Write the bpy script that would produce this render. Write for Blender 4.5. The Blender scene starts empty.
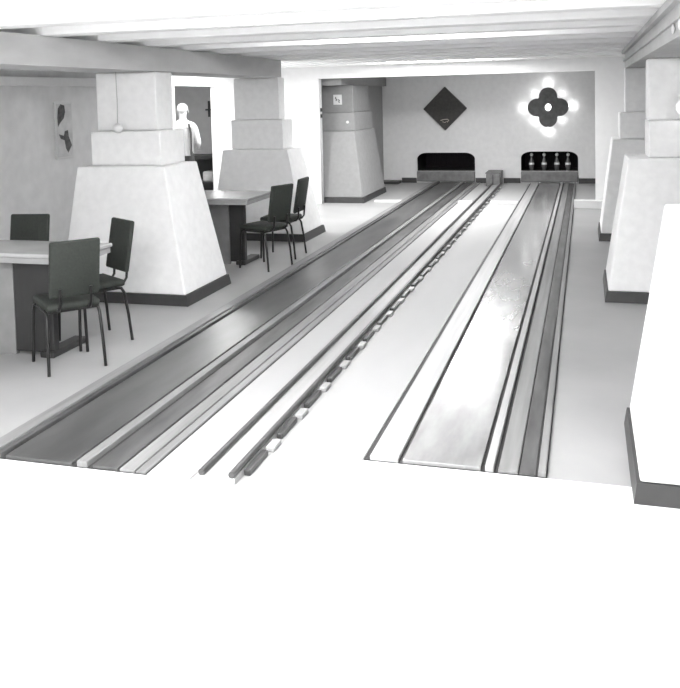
import bpy, bmesh, math, random
from mathutils import Vector, Matrix
random.seed(7)
C = bpy.context.scene.collection
PI = math.pi

# ------------------------------------------------------------------ materials
def mat(name, col, rough=.6, noise=0, scale=(4, 4, 4), bump=0, emit=0, metal=0, spec=.5, coat=0, detail=4):
    m = bpy.data.materials.new(name); m.use_nodes = True
    nt = m.node_tree; b = nt.nodes['Principled BSDF']
    c = (col, col, col) if not isinstance(col, tuple) else col
    b.inputs['Base Color'].default_value = (*c, 1)
    b.inputs['Roughness'].default_value = rough
    b.inputs['Metallic'].default_value = metal
    b.inputs['Specular IOR Level'].default_value = spec
    b.inputs['Coat Weight'].default_value = coat
    b.inputs['Coat Roughness'].default_value = .12
    if emit:
        b.inputs['Emission Color'].default_value = (*c, 1)
        b.inputs['Emission Strength'].default_value = emit
    tc = nt.nodes.new('ShaderNodeTexCoord'); mp = nt.nodes.new('ShaderNodeMapping')
    mp.inputs['Scale'].default_value = scale
    nz = nt.nodes.new('ShaderNodeTexNoise'); nz.inputs['Scale'].default_value = 1; nz.inputs['Detail'].default_value = detail
    nt.links.new(tc.outputs['Object'], mp.inputs[0]); nt.links.new(mp.outputs[0], nz.inputs['Vector'])
    if noise:
        r = nt.nodes.new('ShaderNodeMapRange')
        r.inputs['From Min'].default_value = .3; r.inputs['From Max'].default_value = .7
        r.inputs['To Min'].default_value = 1 - noise; r.inputs['To Max'].default_value = 1 + noise
        mx = nt.nodes.new('ShaderNodeVectorMath'); mx.operation = 'SCALE'
        mx.inputs[0].default_value = c
        nt.links.new(nz.outputs['Fac'], r.inputs['Value']); nt.links.new(r.outputs[0], mx.inputs['Scale'])
        nt.links.new(mx.outputs[0], b.inputs['Base Color'])
    if bump:
        bp = nt.nodes.new('ShaderNodeBump'); bp.inputs['Strength'].default_value = bump; bp.inputs['Distance'].default_value = .01
        nt.links.new(nz.outputs['Fac'], bp.inputs['Height']); nt.links.new(bp.outputs[0], b.inputs['Normal'])
    return m

plaster = mat('white_plaster', .82, .85, .04, (14, 14, 14), .25)
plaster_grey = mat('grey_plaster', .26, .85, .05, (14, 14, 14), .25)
portal_white = mat('white_and_lit_paint', .86, .8, .02, (10, 10, 10), .1)
aisle_wall_m = mat('aisle_wall_paint', .78, .85, .06, (6, 6, 6), .2)
ceil_white = mat('ceiling_white', .9, .8, .03, (5, 5, 5))
beam_grey = mat('beam_paint', .5, .8, .06, (10, 3, 10), .2)
skirt = mat('dark_skirting', .035, .5, .15, (8, 8, 8))
floor_m = mat('linoleum', .32, .42, .08, (1.5, 1.5, 1.5), spec=.4)
approach_m = mat('pale_linoleum', .86, .5, .03, (2, 2, 2), spec=.4)
infield = mat('pale_infield', .36, .6, .04, (3, .6, 3))
lane_l = mat('worn_lane_dim_sheen', .06, .33, .45, (5, 1.1, 5), spec=.6)  # dim reflections of the left lane put into a darker base colour
lane_r = mat('polished_lane_bright_sheen', .18, .22, .35, (6, 1.6, 6), spec=.8, coat=.3)  # bright reflection of the ceiling lamp put into a lighter base colour
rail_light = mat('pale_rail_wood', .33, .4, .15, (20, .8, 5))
rail_grey = mat('grey_rail_wood', .18, .45, .25, (20, .8, 5))
gutter_m = mat('gutter_dark', .06, .4, .5, (14, 2.2, 5))
groove = mat('groove_black', .025, .6)
steel = mat('dark_steel', .06, .35, .1, (20, 20, 20), metal=.4)
chair_fab = mat('dark_green_upholstery', (.018, .0215, .018), .75, .2, (60, 60, 60), .2)
chair_metal = mat('black_tube', .02, .3, metal=.5)
table_m = mat('table_laminate', .35, .2, .06, (5, 5, 5), spec=.7)
table_edge = mat('table_edge', .30, .4, .1, (5, 5, 5))
table_dark = mat('table_dark_wood', .022, .5, .2, (8, 8, 2))
table_panel = mat('grey_front_panel', .22, .6, .1, (8, 8, 8))
black = mat('black_void', .012, .8, .3, (30, 30, 30))
panel_grey = mat('pit_panel', .15, .5, .25, (9, 9, 9))
diamond_m = mat('diamond_board', (.028, .026, .024), .6, .3, (20, 20, 20))
clover_m = mat('clover_board', .055, .5, .3, (12, 12, 12))
white_m = mat('white_enamel', .7, .35)
bulb_m = mat('bulb_glow', 1.0, .3, emit=3.5)
tube_m = mat('added_tube_glow', 1.0, .3, emit=50)
cover_m = mat('diffuser_glow', 1.0, .3, emit=14)
pin_m = mat('pin_body', .09, .35, .2, (20, 20, 20))
pin_w = mat('pin_head_pale', .75, .3)
skin_m = mat('skin', .5, .6)
hair_m = mat('pale_hair', .55, .8, .1, (60, 60, 60))
shirt_m = mat('white_shirt', .6, .8)
vest_m = mat('grey_waistcoat', .30, .8)
cloth_dark = mat('dark_cloth', .03, .8)

# ------------------------------------------------------------------ mesh helpers
class MB:
    def __init__(s): s.bm = bmesh.new()
    def box(s, x0, x1, y0, y1, z0, z1, bev=0, rot=None):
        v = [Vector((x, y, z)) for z in (z0, z1) for y in (y0, y1) for x in (x0, x1)]
        if rot: v = [rot @ p for p in v]
        bv = [s.bm.verts.new(p) for p in v]
        fs = [s.bm.faces.new([bv[i] for i in q]) for q in ((0, 2, 3, 1), (4, 5, 7, 6), (0, 1, 5, 4), (2, 6, 7, 3), (0, 4, 6, 2), (1, 3, 7, 5))]
        if bev:
            es = list({e for f in fs for e in f.edges})
            bmesh.ops.bevel(s.bm, geom=es, offset=bev, segments=2, profile=.5, affect='EDGES')
        return s
    def frustum(s, r0, r1, z0, z1):      # r=(x0,x1,y0,y1)
        b = [s.bm.verts.new(p) for p in ((r0[0], r0[2], z0), (r0[1], r0[2], z0), (r0[1], r0[3], z0), (r0[0], r0[3], z0))]
        t = [s.bm.verts.new(p) for p in ((r1[0], r1[2], z1), (r1[1], r1[2], z1), (r1[1], r1[3], z1), (r1[0], r1[3], z1))]
        s.bm.faces.new(b[::-1]); s.bm.faces.new(t)
        for i in range(4): s.bm.faces.new((b[i], b[(i + 1) % 4], t[(i + 1) % 4], t[i]))
        return s
    def tube(s, pts, r, seg=10):
        pts = [Vector(p) for p in pts]; rings = []; prev = None
        for i, p in enumerate(pts):
            d = (pts[min(i + 1, len(pts) - 1)] - pts[max(i - 1, 0)]).normalized()
            if prev is None:
                a = Vector((0, 0, 1)) if abs(d.z) < .9 else Vector((1, 0, 0))
                u = d.cross(a).normalized()
            else: u = (prev - d * prev.dot(d)).normalized()
            prev = u; w = d.cross(u)
            rr = r[i] if isinstance(r, (list, tuple)) else r
            rings.append([s.bm.verts.new(p + (u * math.cos(2 * PI * k / seg) + w * math.sin(2 * PI * k / seg)) * rr) for k in range(seg)])
        for a, b in zip(rings, rings[1:]):
            for k in range(seg): s.bm.faces.new((a[k], a[(k + 1) % seg], b[(k + 1) % seg], b[k]))
        s.bm.faces.new(rings[0][::-1]); s.bm.faces.new(rings[-1])
        return s
    def lathe(s, prof, c=(0, 0, 0), seg=20):
        rings = [[s.bm.verts.new((c[0] + r * math.cos(2 * PI * k / seg), c[1] + r * math.sin(2 * PI * k / seg), c[2] + z)) for k in range(seg)] for r, z in prof]
        for a, b in zip(rings, rings[1:]):
            for k in range(seg): s.bm.faces.new((a[k], a[(k + 1) % seg], b[(k + 1) % seg], b[k]))
        s.bm.faces.new(rings[0][::-1]); s.bm.faces.new(rings[-1])
        return s
    def sphere(s, c, r, sc=(1, 1, 1)):
        q = bmesh.ops.create_uvsphere(s.bm, u_segments=16, v_segments=10, radius=r)
        for v in q['verts']: v.co = Vector((v.co.x * sc[0], v.co.y * sc[1], v.co.z * sc[2])) + Vector(c)
        return s
    def poly_y(s, pts, y0, y1):          # outline in XZ, given thickness along Y
        a = [s.bm.verts.new((x, y0, z)) for x, z in pts]; b = [s.bm.verts.new((x, y1, z)) for x, z in pts]
        s.bm.faces.new(a); s.bm.faces.new(b[::-1])
        for i in range(len(pts)):
            j = (i + 1) % len(pts); s.bm.faces.new((a[j], a[i], b[i], b[j]))
        return s
    def build(s, name, m, parent=None, smooth=False, loc=None):
        bmesh.ops.recalc_face_normals(s.bm, faces=s.bm.faces)
        me = bpy.data.meshes.new(name); s.bm.to_mesh(me); s.bm.free()
        me.materials.append(m)
        if smooth:
            for p in me.polygons: p.use_smooth = True
            try: me.set_sharp_from_angle(angle=math.radians(45))
            except Exception: pass
        o = bpy.data.objects.new(name, me); C.objects.link(o)
        if parent: o.parent = parent
        if loc: o.location = loc
        return o

def tag(o, label, cat, group=None):
    o['label'] = label; o['category'] = cat
    if group: o['group'] = group
    return o
def thing(name, label, cat, loc=(0, 0, 0), rz=0, group=None):
    o = bpy.data.objects.new(name, None); C.objects.link(o); o.empty_display_size = .1
    o.location = loc; o.rotation_euler = (0, 0, rz)
    return tag(o, label, cat, group)
def struct(name, mb, m, parent=None):
    o = mb.build(name, m, parent)
    if not parent: o['kind'] = 'structure'
    return o
def dup(root, loc, rz=0, label=None):
    r = root.copy(); C.objects.link(r); r.location = loc; r.rotation_euler = (0, 0, rz)
    if label: r['label'] = label
    for ch in list(root.children):
        c = ch.copy(); C.objects.link(c); c.parent = r
        for g in ch.children:
            d = g.copy(); C.objects.link(d); d.parent = c
    return r
def wall_with_holes(name, outer, holes, y0, y1, m):      # wall in the XZ plane, thickness along Y
    cu = bpy.data.curves.new(name, 'CURVE'); cu.dimensions = '2D'; cu.fill_mode = 'BOTH'; cu.extrude = (y1 - y0) / 2
    for pts in [outer] + holes:
        sp = cu.splines.new('POLY'); sp.points.add(len(pts) - 1); sp.use_cyclic_u = True
        for p, q in zip(sp.points, pts): p.co = (q[0], q[1], 0, 1)
    t = bpy.data.objects.new(name + '_curve', cu); C.objects.link(t)
    bpy.context.view_layer.update()
    me = bpy.data.meshes.new_from_object(t.evaluated_get(bpy.context.evaluated_depsgraph_get()))
    bpy.data.objects.remove(t); me.name = name
    me.transform(Matrix.Translation((0, (y0 + y1) / 2, 0)) @ Matrix.Rotation(PI / 2, 4, 'X'))
    me.materials.clear(); me.materials.append(m)
    o = bpy.data.objects.new(name, me); C.objects.link(o); o['kind'] = 'structure'
    return o

# ------------------------------------------------------------------ setting
CZ = 2.36            # ceiling
WL = -5.5            # left aisle wall
WR = 2.6
LANE0 = 3.47         # where the boards of the lanes begin
PY = 13.3            # wall with the wide opening before the pin deck
BY = 16.8            # back wall
struct('floor', MB().box(WL - 2.8, WR + .2, -2, BY + 1.6, -.1, 0), floor_m)
struct('trim_1', MB().box(WL, WR, -2, LANE0 - .01, 0, .004).box(-1.48, WR, LANE0 - .01, 3.85, 0, .004), approach_m)
struct('ceiling', MB().box(WL, WR + .1, -2, PY, CZ, CZ + .1), ceil_white)
# left wall of the aisle with doorway Y 10.76 .. 12.28, top 1.96
lw = MB()
lw.box(WL - .15, WL, -2, 10.76, 0, CZ + .1); lw.box(WL - .15, WL, 12.28, PY + .15, 0, CZ + .1); lw.box(WL - .15, WL, 10.76, 12.28, 1.965, CZ + .1)
struct('wall_left', lw, aisle_wall_m)
struct('wall_right', MB().box(WR, WR + .15, -2, PY + .15, 0, CZ + .1), plaster)
struct('wall_front', MB().box(WL - .15, WR + .15, -2.15, -2, 0, CZ + .1), plaster)
# wall across the hall with the wide opening
wall_with_holes('wall_middle', [(WL, 0), (-4.19, 0), (-4.19, 2.06), (.14, 2.06), (.14, 0), (WR, 0), (WR, CZ + .1), (WL, CZ + .1)], [], PY, PY + .15, portal_white)
# pin-deck bay
def arch(x0, x1, z0, z1, r):
    p = [(x0, z0)]
    for k in range(9):
        a = PI - k * PI / 16; p.append((x0 + r + r * math.cos(a), z1 - r * .62 + r * .62 * math.sin(a)))
    for k in range(9):
        a = PI / 2 - k * PI / 16; p.append((x1 - r + r * math.cos(a), z1 - r * .62 + r * .62 * math.sin(a)))
    p.append((x1, z0)); return p
holes = [arch(-3.26, -2.10, .236, .60, .2), arch(-1.21, -.14, .236, .615, .2)]
wall_with_holes('wall_back', [(-3.95, 0), (.6, 0), (.6, 2.3), (-3.95, 2.3)], holes, BY, BY + .06, mat('back_wall_paint', .66, .85, .04, (10, 10, 10), .15))
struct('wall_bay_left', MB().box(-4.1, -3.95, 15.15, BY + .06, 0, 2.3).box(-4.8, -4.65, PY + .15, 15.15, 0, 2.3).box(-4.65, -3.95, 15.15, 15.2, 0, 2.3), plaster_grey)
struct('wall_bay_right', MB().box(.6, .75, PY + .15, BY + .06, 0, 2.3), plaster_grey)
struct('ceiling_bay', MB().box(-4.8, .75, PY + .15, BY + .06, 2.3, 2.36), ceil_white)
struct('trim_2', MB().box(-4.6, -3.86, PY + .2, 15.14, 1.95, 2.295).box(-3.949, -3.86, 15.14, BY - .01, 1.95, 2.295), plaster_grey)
# skirting of the bay
bb = MB()
bb.box(-3.57, -3.27, BY - .03, BY, 0, .10)
bb.box(-2.09, -1.86, BY - .03, BY, 0, .10); bb.box(-1.54, -1.22, BY - .03, BY, 0, .10); bb.box(-.13, .6, BY - .03, BY, 0, .10)
struct('baseboard_back', bb, skirt)
struct('baseboard_bay', MB().box(-3.95, -3.58, BY - .35, BY, 0, .05), skirt)
struct('baseboard_right', MB().box(.57, .6, PY + .2, BY - .04, 0, .10), skirt)
# thresholds at the opening
struct('trim_3', MB().box(-3.38, -2.93, PY + .34, PY + .44, 0, .03), white_m)
struct('trim_4', MB().box(-1.99, -1.76, PY + .34, PY + .44, 0, .03), white_m)
struct('trim_5', MB().box(-1.47, -1.04, PY + .34, PY + .44, 0, .03), white_m)
struct('trim_6', MB().box(-.17, .24, PY - .14, PY - .02, 0, .125, .006), white_m)
# longitudinal beams on the pillars
struct('trim_7', MB().box(-4.25, -3.70, -2, 10.18, 2.022, 2.235), beam_grey)
rb = MB().box(.46, 1.1, -2, 10.9, 2.022, 2.235)
rb.box(.425, .458, -2, 10.9, 2.19, 2.235).box(.44, .458, -2, 10.9, 2.10, 2.13)
struct('trim_8', rb, beam_grey)
# joists
j = 9; y = 1.55
while y < PY - .2:
    struct('trim_%d' % j, MB().box(WL + .01, WR - .01, y, y + .20, 2.238, CZ - .002, .008), ceil_white); j += 1
    y += .74
# pelmet along the left aisle wall
struct('trim_%d' % j, MB().box(WL, WL + .1, 2, 9.0, 1.94, 2.03, .004), portal_white); j += 1
struct('trim_%d' % j, MB().box(WL + .001, WL + .006, 9.05, 10.755, .002, 2.236).box(WL + .001, WL + .006, 12.285, PY - .002, .002, 2.236).box(WL + .001, WL + .006, 10.755, 12.285, 1.965, 2.236), portal_white); j += 1  # strong light around the doorway painted in as a whiter sheet

# room beyond the doorway
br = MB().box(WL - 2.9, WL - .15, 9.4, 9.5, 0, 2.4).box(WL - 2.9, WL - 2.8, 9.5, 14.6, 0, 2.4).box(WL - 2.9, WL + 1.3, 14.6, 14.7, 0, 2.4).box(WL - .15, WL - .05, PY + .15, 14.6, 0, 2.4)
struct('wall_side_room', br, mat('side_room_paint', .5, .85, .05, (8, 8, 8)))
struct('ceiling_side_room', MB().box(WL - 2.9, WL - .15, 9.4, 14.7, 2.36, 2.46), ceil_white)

# ------------------------------------------------------------------ pillars
def pillar(x_in, y0, sgn, y1, label, ins=None, x_out=None, m=plaster, top=2.02, zl=1.18):
    """x_in: base face on the lane side, sgn -1 for left row, +1 for right row"""
    t = thing('pillar', label, 'pillar', (x_in, y0, 0), 0, 'stepped pillars of the hall')
    L = y1 - y0; W = 1.25 if x_out is None else x_out
    def R(a, b, c, d):  # offsets: inner, outer, front, back
        xs = sorted((sgn * a, sgn * (W - b))); return (xs[0], xs[1], c, L - d)
    b0 = R(0, 0, 0, 0)
    k = .09 / zl
    i_low, i_mid, i_up = ins or ((.26, .36, .45) if sgn < 0 else (.14, .305, .31))
    o_low, o_mid, o_up = (.12, .19, .19)
    b1 = R(i_low, o_low, .17, .08)
    bz = tuple(b0[i] + (b1[i] - b0[i]) * k for i in range(4))
    mb = MB().frustum(bz, b1, .09, zl)
    mb.frustum(R(i_mid, o_mid, .30, .12), R(i_mid, o_mid, .30, .12), zl, 1.49)
    mb.frustum(R(i_up, o_up, .42, .15), R(i_up, o_up, .42, .15), 1.49, top)
    bmesh.ops.bevel(mb.bm, geom=list(mb.bm.edges), offset=.012, segments=2, profile=.5, affect='EDGES')
    mb.build('shaft', m, t)
    e = .012
    sk = MB().frustum((b0[0] - e, b0[1] + e, b0[2] - e, b0[3] + e), (bz[0] - e, bz[1] + e, bz[2] - e, bz[3] + e), 0, .09)
    sk.build('skirting', skirt, t)
    return t
pillar(-3.27, 6.5, -1, 7.4, 'white stepped pillar beside the nearest table, cord and white ball on its front')
pillar(-3.29, 9.74, -1, 10.55, 'white stepped pillar behind the second table, by the doorway', zl=1.12)
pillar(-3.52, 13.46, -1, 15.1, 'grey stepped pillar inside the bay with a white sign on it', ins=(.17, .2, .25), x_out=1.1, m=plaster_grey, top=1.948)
pillar(.2, 3.7, 1, 4.6, 'white pillar cut off by the right edge of the photo, nearest of the right row', ins=(.18, .36, .40))
pillar(.16, 7.3, 1, 8.2, 'pale stepped pillar with a round wall lamp, second of the right row', ins=(.18, .35, .355))
pillar(.155, 10.3, 1, 11.2, 'grey shaded stepped pillar farthest back in the right row', ins=(.15, .235, .30))

# ------------------------------------------------------------------ lanes
def strip(name, x0, x1, z1, m, parent, y1, bev=.004, z0=.001, y0=LANE0):
    return MB().box(x0, x1, y0, y1, z0, z1, bev).build(name, m, parent)
YE = BY - .05
t = thing('bowling_lane', 'worn bowling lane on the left, toned dark for its dim reflections, ending below the diamond', 'bowling lane', (-2.55, LANE0, 0))
def L_(n, a, b, z, m): return strip(n, a + 2.55, b + 2.55, z, m, t, YE - LANE0, y0=0)
L_('bed', -2.93, -1.99, .006, groove)
L_('kerb', -2.92, -2.835, .035, rail_grey)
L_('kerb', -2.825, -2.79, .028, gutter_m)
L_('running_surface', -2.765, -2.39, .022, lane_l)
L_('side_rail', -2.362, -2.305, .034, rail_grey)
L_('side_rail', -2.275, -2.14, .020, gutter_m)
L_('side_rail', -2.13, -2.05, .018, rail_grey)
L_('side_rail', -2.045, -1.995, .014, rail_grey)
t = thing('bowling_lane', 'shiny bowling lane on the right, ending below the lit clover', 'bowling lane', (-.62, 3.86, 0))
def R_(n, a, b, z, m): return strip(n, a + .62, b + .62, z, m, t, YE - 3.86, y0=0)
R_('bed', -1.035, -.175, .006, groove)
R_('side_rail', -1.005, -.865, .026, rail_light)
R_('running_surface', -.845, -.475, .022, lane_r)
R_('side_rail', -.455, -.415, .032, rail_light)
R_('gutter', -.395, -.305, .018, rail_grey)
R_('gutter', -.30, -.225, .012, gutter_m)
R_('kerb', -.215, -.18, .026, rail_grey)
tag(MB().box(-1.985, -1.765, LANE0, BY - .66, 0, .006).build('pale_strip', infield), 'white floor strip between the dark left lane and the ball return', 'floor strip')
tag(MB().box(-1.475, -1.04, 3.86, BY - .05, 0, .006).build('pale_strip', infield), 'white floor strip between the ball return and the shiny right lane', 'floor strip')
t = thing('ball_return', 'long raised ball return track with two dark rails between the lanes', 'ball return', (-1.63, LANE0, 0))
RY = BY - .62 - LANE0
MB().box(-.10, .09, 0, RY, 0, .03).build('channel', rail_light, t)
MB().tube([(-.075, 0, .045), (-.075, RY, .045)], .016).build('rail', steel, t, True)
MB().tube([(.075, 0, .045), (.075, RY, .045)], .016).build('rail', steel, t, True)
k = .1; proto = None
while k < RY - .3:
    if proto is None:
        proto = MB().box(.092, .125, 0, .24, 0, .03, .006).build('bracket', steel, t)
        proto.location = (0, k, 0)
    else:
        c = proto.copy(); C.objects.link(c); c.parent = t; c.location = (0, k, 0)
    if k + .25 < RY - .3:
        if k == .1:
            sp0 = MB().box(.093, .14, 0, .11, 0, .026, .006).build('glint_block', rail_light, t); c = sp0  # pale block stands for a reflected bright spot between brackets
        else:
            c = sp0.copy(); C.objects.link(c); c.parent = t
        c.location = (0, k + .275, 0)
    k += .44
t = thing('ball_return_box', 'small grey box where the ball return track meets the back wall', 'box', (-1.69, BY - .61, 0))
MB().box(-.13, .13, 0, .56, 0, .235, .012).build('housing', panel_grey, t)
MB().box(-.14, .14, -.01, .57, .236, .262, .006).build('lid', mat('box_lid', .12, .5), t)
MB().box(-.006, .006, -.008, -.001, .02, .22).build('seam', groove, t)

# pits
def pit(x0, x1, label):
    t = thing('pin_pit', label, 'pin pit', ((x0 + x1) / 2, BY, 0)); w = (x1 - x0) / 2
    m = MB()
    m.box(-w - .03, w + .03, 1.1, 1.14, 0, .8).box(-w - .07, -w - .03, .07, 1.14, 0, .8).box(w + .03, w + .07, .07, 1.14, 0, .8).box(-w - .07, w + .07, .07, 1.14, .8, .84)
    m.build('pit_housing', black, t)
    MB().box(-w - .02, w + .02, .065, 1.09, .19, .225).build('pin_deck', black, t)
    p = MB().box(-w, w, -.045, -.002, .03, .225, .01); p.build('kick_panel', panel_grey, t)
    MB().box(-w, w, -.04, .07, .226, .240, .003).build('sill', rail_light, t)
    c = MB()
    n = 22
    for i in range(n):
        xa = -w + i * 2 * w / n; c.box(xa + .004, xa + 2 * w / n - .004, .98, 1.0, .23, .78)
    c.build('curtain', mat('curtain', (.03, .026, .03), .8), t)
    return t
pit(-3.26, -2.10, 'empty dark arched pin pit below the diamond')
pit(-1.21, -.14, 'dark arched pin pit with four pins standing in it')
pl = [(-1.02, 'leftmost of the four pins in the right pit'), (-.78, 'second pin from the left in the right pit'), (-.54, 'third pin from the left in the right pit'), (-.33, 'rightmost of the four pins in the right pit')]
pz = .226
p0 = None
for x, lb in pl:
    if p0 is None:
        p0 = thing('bowling_pin', lb, 'pin', (x, BY + .2, pz), 0, 'pins in the right pit')
        MB().lathe([(.028, 0), (.034, .01), (.048, .08), (.05, .12), (.04, .19), (.02, .25), (.018, .27), (.024, .285)], seg=16).build('pin_body', pin_m, p0, True)
        MB().sphere((0, 0, .315), .034).build('pin_head', pin_w, p0, True)
        MB().lathe([(.0485, .12), (.0525, .125), (.0495, .155), (.0455, .16)], seg=16).build('pin_band', pin_w, p0, True)
    else: dup(p0, (x, BY + .2, pz), 0, lb)

# ------------------------------------------------------------------ wall decorations
DX, DZ, DW = -2.672, 1.478, .425
t = thing('diamond_board', 'black diamond shaped board on the back wall above the left pit', 'wall decoration', (DX, BY, DZ))
MB().poly_y([(-DW, 0), (0, -DW), (DW, 0), (0, DW)], -.045, -.0005).build('board', diamond_m, t)
fr = MB()
for i in range(4):
    a, b = [Vector((DW * math.cos(q * PI / 2), -.03, DW * math.sin(q * PI / 2))) for q in (i, i + 1)]
    fr.tube([a, b], .012, 6)
fr.build('edge_moulding', mat('moulding', .10, .4), t)
sc = MB()
sc.tube([(-.09, -.055, -.235), (-.03, -.055, -.215), (.05, -.055, -.21), (.075, -.055, -.23), (.04, -.055, -.27)], .008, 6)
sc.tube([(-.05, -.055, -.26), (0, -.055, -.275), (.03, -.055, -.25)], .006, 6)
sc.build('emblem', mat('emblem_pale', (.5, .45, .4), .5), t)

KX, KZ = -.684, 1.468
t = thing('clover_board', 'black four-leaf clover board ringed by glowing bulbs on the back wall', 'wall decoration', (KX, BY, KZ))
def clover(R, o, n=26):
    pts = []
    for q in range(4):
        c = Vector((o * math.cos(q * PI / 2), o * math.sin(q * PI / 2)))
        for k in range(n):
            a = q * PI / 2 + (k / (n - 1) - .5) * 2 * math.radians(128)
            p = c + Vector((R * math.cos(a), R * math.sin(a)))
            # keep points in this leaf's sector
            s = Matrix.Rotation(-q * PI / 2, 2) @ p
            if s.x >= abs(s.y) - 1e-6: pts.append((p.x, p.y))
    return pts
outer = clover(.17, .21)
cu = bpy.data.curves.new('clover', 'CURVE'); cu.dimensions = '2D'; cu.fill_mode = 'BOTH'; cu.extrude = .025
for pts in (outer, [(.06 * math.cos(2 * PI * k / 20), .075 * math.sin(2 * PI * k / 20)) for k in range(20)]):
    sp = cu.splines.new('POLY'); sp.points.add(len(pts) - 1); sp.use_cyclic_u = True
    for p, q in zip(sp.points, pts): p.co = (q[0], q[1], 0, 1)
tmp = bpy.data.objects.new('tmp_curve', cu); C.objects.link(tmp); bpy.context.view_layer.update()
me = bpy.data.meshes.new_from_object(tmp.evaluated_get(bpy.context.evaluated_depsgraph_get())); bpy.data.objects.remove(tmp)
me.transform(Matrix.Translation((0, -.14, 0)) @ Matrix.Rotation(PI / 2, 4, 'X')); me.materials.clear(); me.materials.append(clover_m)
o = bpy.data.objects.new('board', me); C.objects.link(o); o.parent = t
MB().box(-.03, .03, -.115, 0, -.2, -.14).build('wall_bracket', steel, t); MB().box(-.03, .03, -.115, 0, .14, .2).build('wall_bracket', steel, t)
bp = None
for px, pzz, r in [(0, .46, .055), (.44, .02, .055), (-.46, -.0, .055), (0, -.44, .055), (.25, .26, .04), (-.25, .26, .045), (.25, -.24, .04), (-.25, -.24, .045), (0, .0, .05)]:
    if bp is None:
        bp = MB().sphere((0, 0, 0), 1).build('bulb', bulb_m, t, True)
        c = bp
    else:
        c = bp.copy(); C.objects.link(c); c.parent = t
    c.location = (px, -.062, pzz); c.scale = (r, r, r)

# picture on the left wall
t = thing('framed_picture', 'narrow framed picture of dark blots hung on the left aisle wall', 'picture', (WL, 8.1, 1.46))
MB().box(.001, .02, -.16, .16, -.31, .31, .004).build('frame', white_m, t)
pr = MB().box(.021, .023, -.14, .14, -.29, .29).build('print', mat('picture_paper', .62, .6, .15, (9, 9, 9)), t)
def blot(pts):
    m = MB(); q = [m.bm.verts.new((.0245, a, b)) for a, b in pts]; p = [m.bm.verts.new((.0232, a, b)) for a, b in pts]
    m.bm.faces.new(q); m.bm.faces.new(p[::-1])
    for i in range(len(pts)): m.bm.faces.new((q[i], q[i - 1], p[i - 1], p[i]))
    m.build('blot', mat('blot_ink', .07, .7, .5, (25, 25, 25)), pr)
blot([(-.12, .04), (-.07, .09), (-.01, .13), (.02, .2), (.01, .27), (-.06, .285), (-.11, .24), (-.125, .14)])
blot([(-.11, -.04), (-.02, -.06), (.0, -.01), (.06, .0), (.07, -.07), (.125, -.17), (.05, -.25), (.01, -.2), (-.01, -.11), (-.08, -.09)])

# small fittings
t = thing('pull_cord', 'thin cord with a white ball hanging down the front of the nearest pillar', 'pull cord', (-4.0, 6.72, 2.02))
MB().tube([(0, 0, 0), (.004, 0, -.25), (0, 0, -.46)], .004, 6).build('cord', mat('cord_grey', .4, .6), t)
MB().sphere((0, 0, -.50), .045).build('ball', white_m, t, True)
t = thing('wall_sign', 'small white square sign on the grey pillar inside the bay', 'sign', (-4.04, 13.88, 1.71))
pl_ = MB().box(-.075, .075, -.012, 0, -.085, .085, .003).build('plate', white_m, t)
g = MB()
g.tube([(-.03, -.016, .045), (-.035, -.016, .02), (-.01, -.016, .0), (-.03, -.016, -.02)], .008, 6)
g.tube([(.01, -.016, .0), (.035, -.016, -.01), (.02, -.016, -.04), (.04, -.016, -.05)], .008, 6)
g.build('symbol', mat('sign_ink', .08, .5), pl_)
tag(MB().lathe([(.025, 0), (.025, .01), (.015, .02)], seg=16).build('wall_button', white_m), 'tiny round white button on the grey pillar below the sign', 'button')
o = bpy.context.scene.objects['wall_button']; o.rotation_euler = (PI / 2, 0, 0); o.location = (-3.84, 13.76, 1.33)
t = thing('light_switch', 'narrow white switch plate with two dark switches at the edge of the opening', 'switch', (-3.80 - .0, 13.88, 1.6))
t.location = (-3.93 + -.0, 13.0, 1.6); t.location = (-4.19, PY + .075, 1.62)
MB().box(.001, .012, -.03, .03, -.02, .22, .002).build('switch_plate', white_m, t)
MB().box(.001, .022, -.025, .025, -.10, -.04, .002).build('switch', skirt, t)
MB().box(.001, .022, -.025, .025, -.20, -.14, .002).build('switch', skirt, t)
t = thing('wall_lamp', 'small round white lamp on the second pillar of the right row', 'lamp', (.79, 7.588, 1.60))
MB().lathe([(.07, 0), (.07, .02), (.05, .03)], seg=18).build('lamp_base', white_m, t).rotation_euler = (PI / 2, 0, 0)
MB().sphere((0, -.07, 0), .055).build('lamp_globe', mat('globe_glow', 1.0, .3, emit=2.5), t, True)
# oval vents on the right beam
v0 = None
for i in range(5):
    yy = 3.55 + i * .34
    lb = 'pale oval plate on the right beam, ' + ['nearest to the camera of the row', 'second from the camera', 'middle of the row of five', 'fourth from the camera', 'farthest from the camera of the row'][i]
    if v0 is None:
        v0 = MB().sphere((0, 0, 0), 1).build('oval_plate', white_m, None, True); v0.scale = (.006, .07, .028); v0.rotation_euler = (0, 0, 0)
        tag(v0, lb, 'plate', 'oval plates on the right beam'); o = v0
    else: o = v0.copy(); C.objects.link(o); o['label'] = lb
    o.location = (.453, yy, 2.075)

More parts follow.
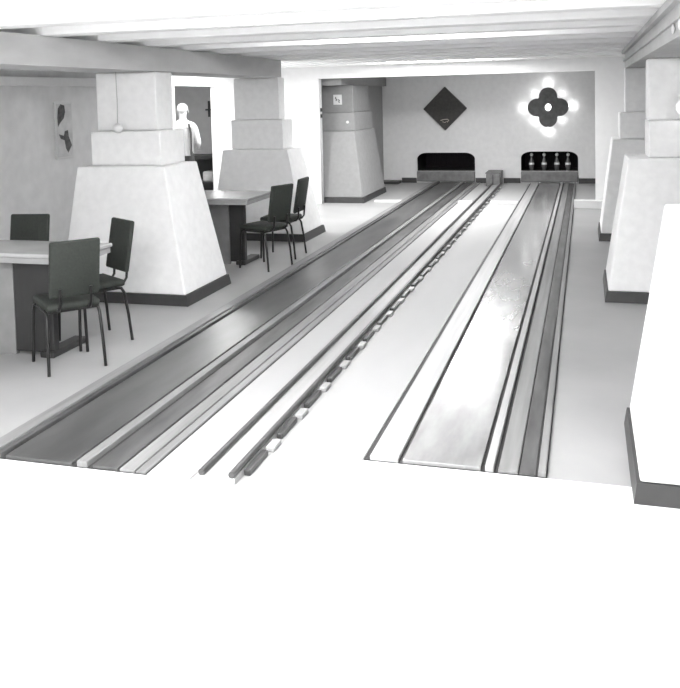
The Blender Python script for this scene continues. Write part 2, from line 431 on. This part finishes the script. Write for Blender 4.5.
# ------------------------------------------------------------------ tables
def table(x1, y0, label, L=1.35, D=.75):
    """x1: lane-side end, y0: near edge"""
    t = thing('table', label, 'table', (x1, y0, 0), 0, 'tables in the left aisle')
    MB().box(-L, 0, 0, D, .715, .745, .008).build('tabletop', table_m, t)
    MB().box(-L + .002, -.012, .012, D - .012, .675, .714, .003).build('edge_band', table_edge, t)
    px0, px1 = (-.57, -.26) if D < .6 else (-.34, -.17)
    py = .16 if D < .6 else D / 2 - .03
    MB().box(px0, px1, py - .03, py + .03, .03, .674, .006).build('post', table_dark, t)
    MB().box(px1 - .10, px1 + .01, py - .06, py + .36, 0, .045, .01).build('foot', table_dark, t)
    MB().box(-L + .02, px0 - .01, py - .02, py + .02, 0, .674, .004).build('front_panel', table_panel, t)
    return t
table(-3.27, 4.86, 'long dark-posted table at the left edge, with three chairs around it', D=.5)
t2 = table(-3.30, 7.98, 'pale-topped table between the two white pillars, two chairs at its end', D=.72)

# ------------------------------------------------------------------ chairs
def make_chair(label):
    """faces +Y"""
    t = thing('chair', label, 'chair', (0, 0, 0), 0, 'dark upholstered chairs in the aisle')
    s = MB(); s.box(-.175, .175, -.18, .20, .405, .455, .018); s.build('seat', chair_fab, t, True)
    b = MB(); rot = Matrix.Translation((0, -.20, .5)) @ Matrix.Rotation(math.radians(10), 4, 'X')
    b.box(-.163, .163, -.018, .018, .0, .38, .014, rot)
    o = b.build('backrest', chair_fab, t, True)
    for s_ in (-1, 1):
        # front leg
        MB().tube([(s_ * .165, .13, .405), (s_ * .168, .165, .395), (s_ * .172, .178, .36), (s_ * .178, .185, .2), (s_ * .185, .19, 0)], .011).build('leg', chair_metal, t, True)
        MB().tube([(s_ * .165, -.10, .405), (s_ * .168, -.145, .395), (s_ * .172, -.165, .36), (s_ * .178, -.19, .2), (s_ * .185, -.21, 0)], .011).build('leg', chair_metal, t, True)
        MB().tube([(s_ * .10, -.12, .404), (s_ * .10, -.20, .415), (s_ * .10, -.225, .45), (s_ * .10, -.235, .56)], .010).build('back_support', chair_metal, t, True)
    MB().box(-.17, .17, -.15, .17, .388, .404, .003).build('seat_frame', chair_metal, t)
    return t
def face(dx, dy): return math.atan2(dy, dx) - PI / 2
ch = make_chair('dark chair seen from behind at the near side of the front table')
ch.location = (-3.36, 4.90, 0); ch.rotation_euler = (0, 0, face(-.76, .65))
dup(ch, (-3.49, 5.42, 0), face(-.54, -.84), 'dark chair at the far corner of the lane end of the front table')
dup(ch, (-4.24, 5.55, 0), face(.15, -1), 'dark chair behind the front table, only its back showing')
dup(ch, (-3.22, 8.22, 0), face(-.93, .36), 'nearer of the two chairs at the second table')
dup(ch, (-3.25, 8.84, 0), face(-1, 0), 'farther, partly hidden chair at the second table')

# ------------------------------------------------------------------ side room: counter, crate, person
t = thing('bar_counter', 'dark counter seen through the doorway behind the standing person', 'counter', (-6.2, 12.5, 0))
MB().box(-.6, .5, 0, .5, .80, .86, .006).build('countertop', table_dark, t)
MB().box(-.6, .5, .05, .5, .40, .43).box(-.6, -.57, .04, .5, 0, .8).box(.47, .5, .04, .5, 0, .8).box(-.6, .5, .46, .49, 0, .8).box(-.6, .5, .04, .5, 0, .06).build('shelf_unit', skirt, t)
tag(MB().box(-5.98, -5.76, 12.58, 12.9, .43, .60, .03).build('crate', mat('pale_crate', .45, .6, .3, (9, 9, 9))), 'pale crate on the shelf under the counter', 'crate')
t = thing('coat_hook', 'dark hook on the grey wall beyond the doorway', 'hook', (-6.75, 14.598, 1.62))
MB().box(-.02, .02, -.02, 0, -.18, .12).box(-.06, .05, -.05, -.02, -.06, -.03).build('hook_body', skirt, t)

def skin_mesh(name, verts, edges, radii, root, sub=2):
    me = bpy.data.meshes.new(name); me.from_pydata(verts, edges, []); me.update()
    o = bpy.data.objects.new(name, me); C.objects.link(o)
    m = o.modifiers.new('s', 'SKIN'); m.use_smooth_shade = True
    lay = me.skin_vertices[0].data if me.skin_vertices else None
    if lay is None:
        bm = bmesh.new(); bm.from_mesh(me); bm.verts.layers.skin.verify(); bm.to_mesh(me); bm.free(); lay = me.skin_vertices[0].data
    for i, r in enumerate(radii):
        lay[i].radius = r if isinstance(r, tuple) else (r, r); lay[i].use_root = (i == root)
    s = o.modifiers.new('u', 'SUBSURF'); s.levels = sub; s.render_levels = sub
    bpy.context.view_layer.update()
    nm = bpy.data.meshes.new_from_object(o.evaluated_get(bpy.context.evaluated_depsgraph_get()))
    bpy.data.objects.remove(o); nm.name = name
    return nm
def make_person(loc, rz):
    t = thing('person', 'person in a white shirt and grey waistcoat standing beyond the doorway', 'person', loc, rz)
    V = []; E = []; Rr = []
    def v(p, r, par=None):
        V.append(p); Rr.append(r)
        if par is not None: E.append((par, len(V) - 1))
        return len(V) - 1
    pel = v((0, 0, .93), (.135, .11)); w = v((0, 0, 1.06), (.125, .10), pel); chs = v((0, .01, 1.25), (.15, .115), w)
    sh = v((0, .0, 1.38), (.12, .09), chs); nk = v((0, .0, 1.46), (.055, .055), sh); hd0 = v((0, .015, 1.53), (.06, .065), nk)
    hd1 = v((0, .02, 1.60), (.075, .09), hd0); hd2 = v((0, .01, 1.65), (.06, .075), hd1)
    for s in (-1, 1):
        hp = v((s * .09, 0, .86), (.09, .09), pel); kn = v((s * .10, .02, .48), (.06, .06), hp); an = v((s * .10, -.01, .09), (.04, .04), kn)
        he = v((s * .10, 0, .045), (.04, .035), an); v((s * .11, .15, .035), (.038, .028), he)
        so = v((s * .17, 0, 1.36), (.058, .058), sh); el = v((s * .23, .03, 1.09), (.043, .043), so); wr = v((s * .19, .24, 1.0), (.028, .026), el)
        pm_ = v((s * .18, .31, .985), (.034, .018), wr)
        for k, (dx, ln) in enumerate(((-.03, .065), (-.01, .078), (.01, .073), (.03, .058))):
            a = v((s * .18 + dx, .35, .98), (.009, .009), pm_); bq = v((s * .18 + dx, .35 + ln * .5, .972), (.0085, .0085), a); v((s * .18 + dx, .35 + ln, .955), (.0075, .0075), bq)
        a = v((s * .18 - s * .045, .30, .975), (.010, .010), pm_); v((s * .18 - s * .06, .335, .965), (.0085, .0085), a)
    me = skin_mesh('body', V, E, Rr, 0)
    for m_ in (skin_m, shirt_m, cloth_dark): me.materials.append(m_)
    for p in me.polygons:
        c = p.center
        if c.z < .95 and not (c.y > .2 and c.z > .85): p.material_index = 2
        elif c.z > 1.455 or (c.y > .225 and c.z < 1.05): p.material_index = 0
        else: p.material_index = 1
        p.use_smooth = True
    o = bpy.data.objects.new('body', me); C.objects.link(o); o.parent = t
    h = MB().sphere((0, -.012, 1.635), .098, (.86, 1.02, .85)); 
    for vv in list(h.bm.verts):
        if vv.co.y > .055 and vv.co.z < 1.66: vv.co.y = .05
    h.build('hair', hair_m, t, True)
    f = MB()
    f.sphere((0, .108, 1.585), .013, (.8, 1.1, 1.4)); f.build('nose', skin_m, t, True)
    [MB().sphere((q, .098, 1.607), .008).build('eye', cloth_dark, t, True) for q in (-.03, .03)]
    MB().sphere((0, .098, 1.548), .02, (1.1, .3, .25)).build('mouth', mat('lips', .25, .6), t, True)
    [MB().sphere((q, .01, 1.59), .022, (.4, .7, 1.2)).build('ear', skin_m, t, True) for q in (-.085, .085)]
    ve = MB()
    prof = [((.150, .125), .90), ((.150, .125), 1.0), ((.145, .118), 1.08), ((.168, .135), 1.2), ((.168, .135), 1.28), ((.14, .118), 1.335)]
    rings = [[ve.bm.verts.new((a * math.cos(2 * PI * k / 24), b_ * math.sin(2 * PI * k / 24) + .005, z)) for k in range(24)] for (a, b_), z in prof]
    for a, b_ in zip(rings, rings[1:]):
        for k in range(24): ve.bm.faces.new((a[k], a[(k + 1) % 24], b_[(k + 1) % 24], b_[k]))
    ve.build('waistcoat', vest_m, t, True)
    MB().tube([(.10, -.125, 1.40), (.13, -.135, 1.25), (.13, -.128, 1.1), (.125, -.13, .92)], .016, 8).build('strap', cloth_dark, t, True)
    return t
make_person((-6.01, 12.02, 0), math.radians(20))

# ------------------------------------------------------------------ lamps
def area(name, loc, sx, sy, power, rot=(0, 0, 0), parent=None):
    l = bpy.data.lights.new(name, 'AREA'); l.shape = 'RECTANGLE'; l.size = sx; l.size_y = sy; l.energy = power
    o = bpy.data.objects.new(name, l); C.objects.link(o); o.location = loc; o.rotation_euler = rot
    if parent: o.parent = parent
    return o
def fixture(x, y, z, L, power, label, tm=cover_m, along='x', bare=False):
    t = thing('ceiling_light', label, 'ceiling light', (x, y, z), 0 if along == 'x' else PI / 2, 'tube lights under the ceiling')
    if bare:
        MB().tube([(-L / 2, 0, 0), (L / 2, 0, 0)], .019, 12).build('tube', tube_m, t, True)
        MB().box(-L / 2 - .02, -L / 2, -.02, .02, -.02, .07).build('holder', white_m, t); MB().box(L / 2, L / 2 + .02, -.02, .02, -.02, .07).build('holder', white_m, t)
        return t
    MB().box(-L / 2, L / 2, -.09, .09, .03, .055, .006).build('housing', white_m, t)
    MB().box(-L / 2 + .02, L / 2 - .02, -.075, .075, -.025, .029, .02).build('diffuser', tm, t)
    if power: area('lamp_glow', (0, 0, -.035), L - .1, .13, power, (0, 0, 0), t)
    return t
fixture(-2.1, 12.35, 2.27, 1.7, 40, 'glaring tube light under the joists before the wide opening')
fixture(-1.5, 2.3, 2.18, 1.5, 60, 'tube light over the near end of the lanes')
fixture(-1.5, .3, 2.18, 1.5, 60, 'tube light behind the photographer')
for yy, lb in ((4.84, 'unseen bare tube added between the joists nearest the camera'), (7.06, 'unseen bare tube added between the joists over the middle of the lanes')):
    fixture(-1.6, yy, 2.285, 1.5, 0, lb, bare=True)  # unseen tubes, added to brighten joists and ceiling
fixture(-4.85, 11.3, 2.16, 1.2, 25, 'tube light in the left aisle by the doorway', along='y')
fixture(-1.6, 14.0, 2.24, 1.2, 9, 'tube light hidden behind the wall over the opening')
fixture(-6.9, 11.2, 2.30, 1.2, 16, 'tube light in the room beyond the doorway')

w = bpy.data.worlds.new('World'); bpy.context.scene.world = w; w.use_nodes = True
w.node_tree.nodes['Background'].inputs[0].default_value = (.5, .5, .5, 1); w.node_tree.nodes['Background'].inputs[1].default_value = .3

# ------------------------------------------------------------------ camera
F, CX, CY, yaw, pitch, roll = 850., 340., 152.424, .28198, -.06478, -.02322
f = Vector((-math.sin(yaw) * math.cos(pitch), math.cos(yaw) * math.cos(pitch), math.sin(pitch)))
r = f.cross(Vector((0, 0, 1))).normalized(); u = r.cross(f)
c_, s_ = math.cos(roll), math.sin(roll)
rr = r * c_ + u * s_; uu = -r * s_ + u * c_
cam = bpy.data.cameras.new('camera'); co = bpy.data.objects.new('camera', cam); C.objects.link(co)
M = Matrix((rr, uu, -f)).transposed().to_4x4(); M.translation = Vector((0, 0, 1.75)); co.matrix_world = M
cam.sensor_fit = 'HORIZONTAL'; cam.sensor_width = 36; cam.lens = F * 36 / 680
cam.shift_x = 0; cam.shift_y = -(344 - CY) / 680
cam.clip_start = .05
S = bpy.context.scene; S.camera = co
S.view_settings.view_transform = 'Standard'; S.view_settings.look = 'None'; S.view_settings.gamma = 1; S.view_settings.exposure = 1.3
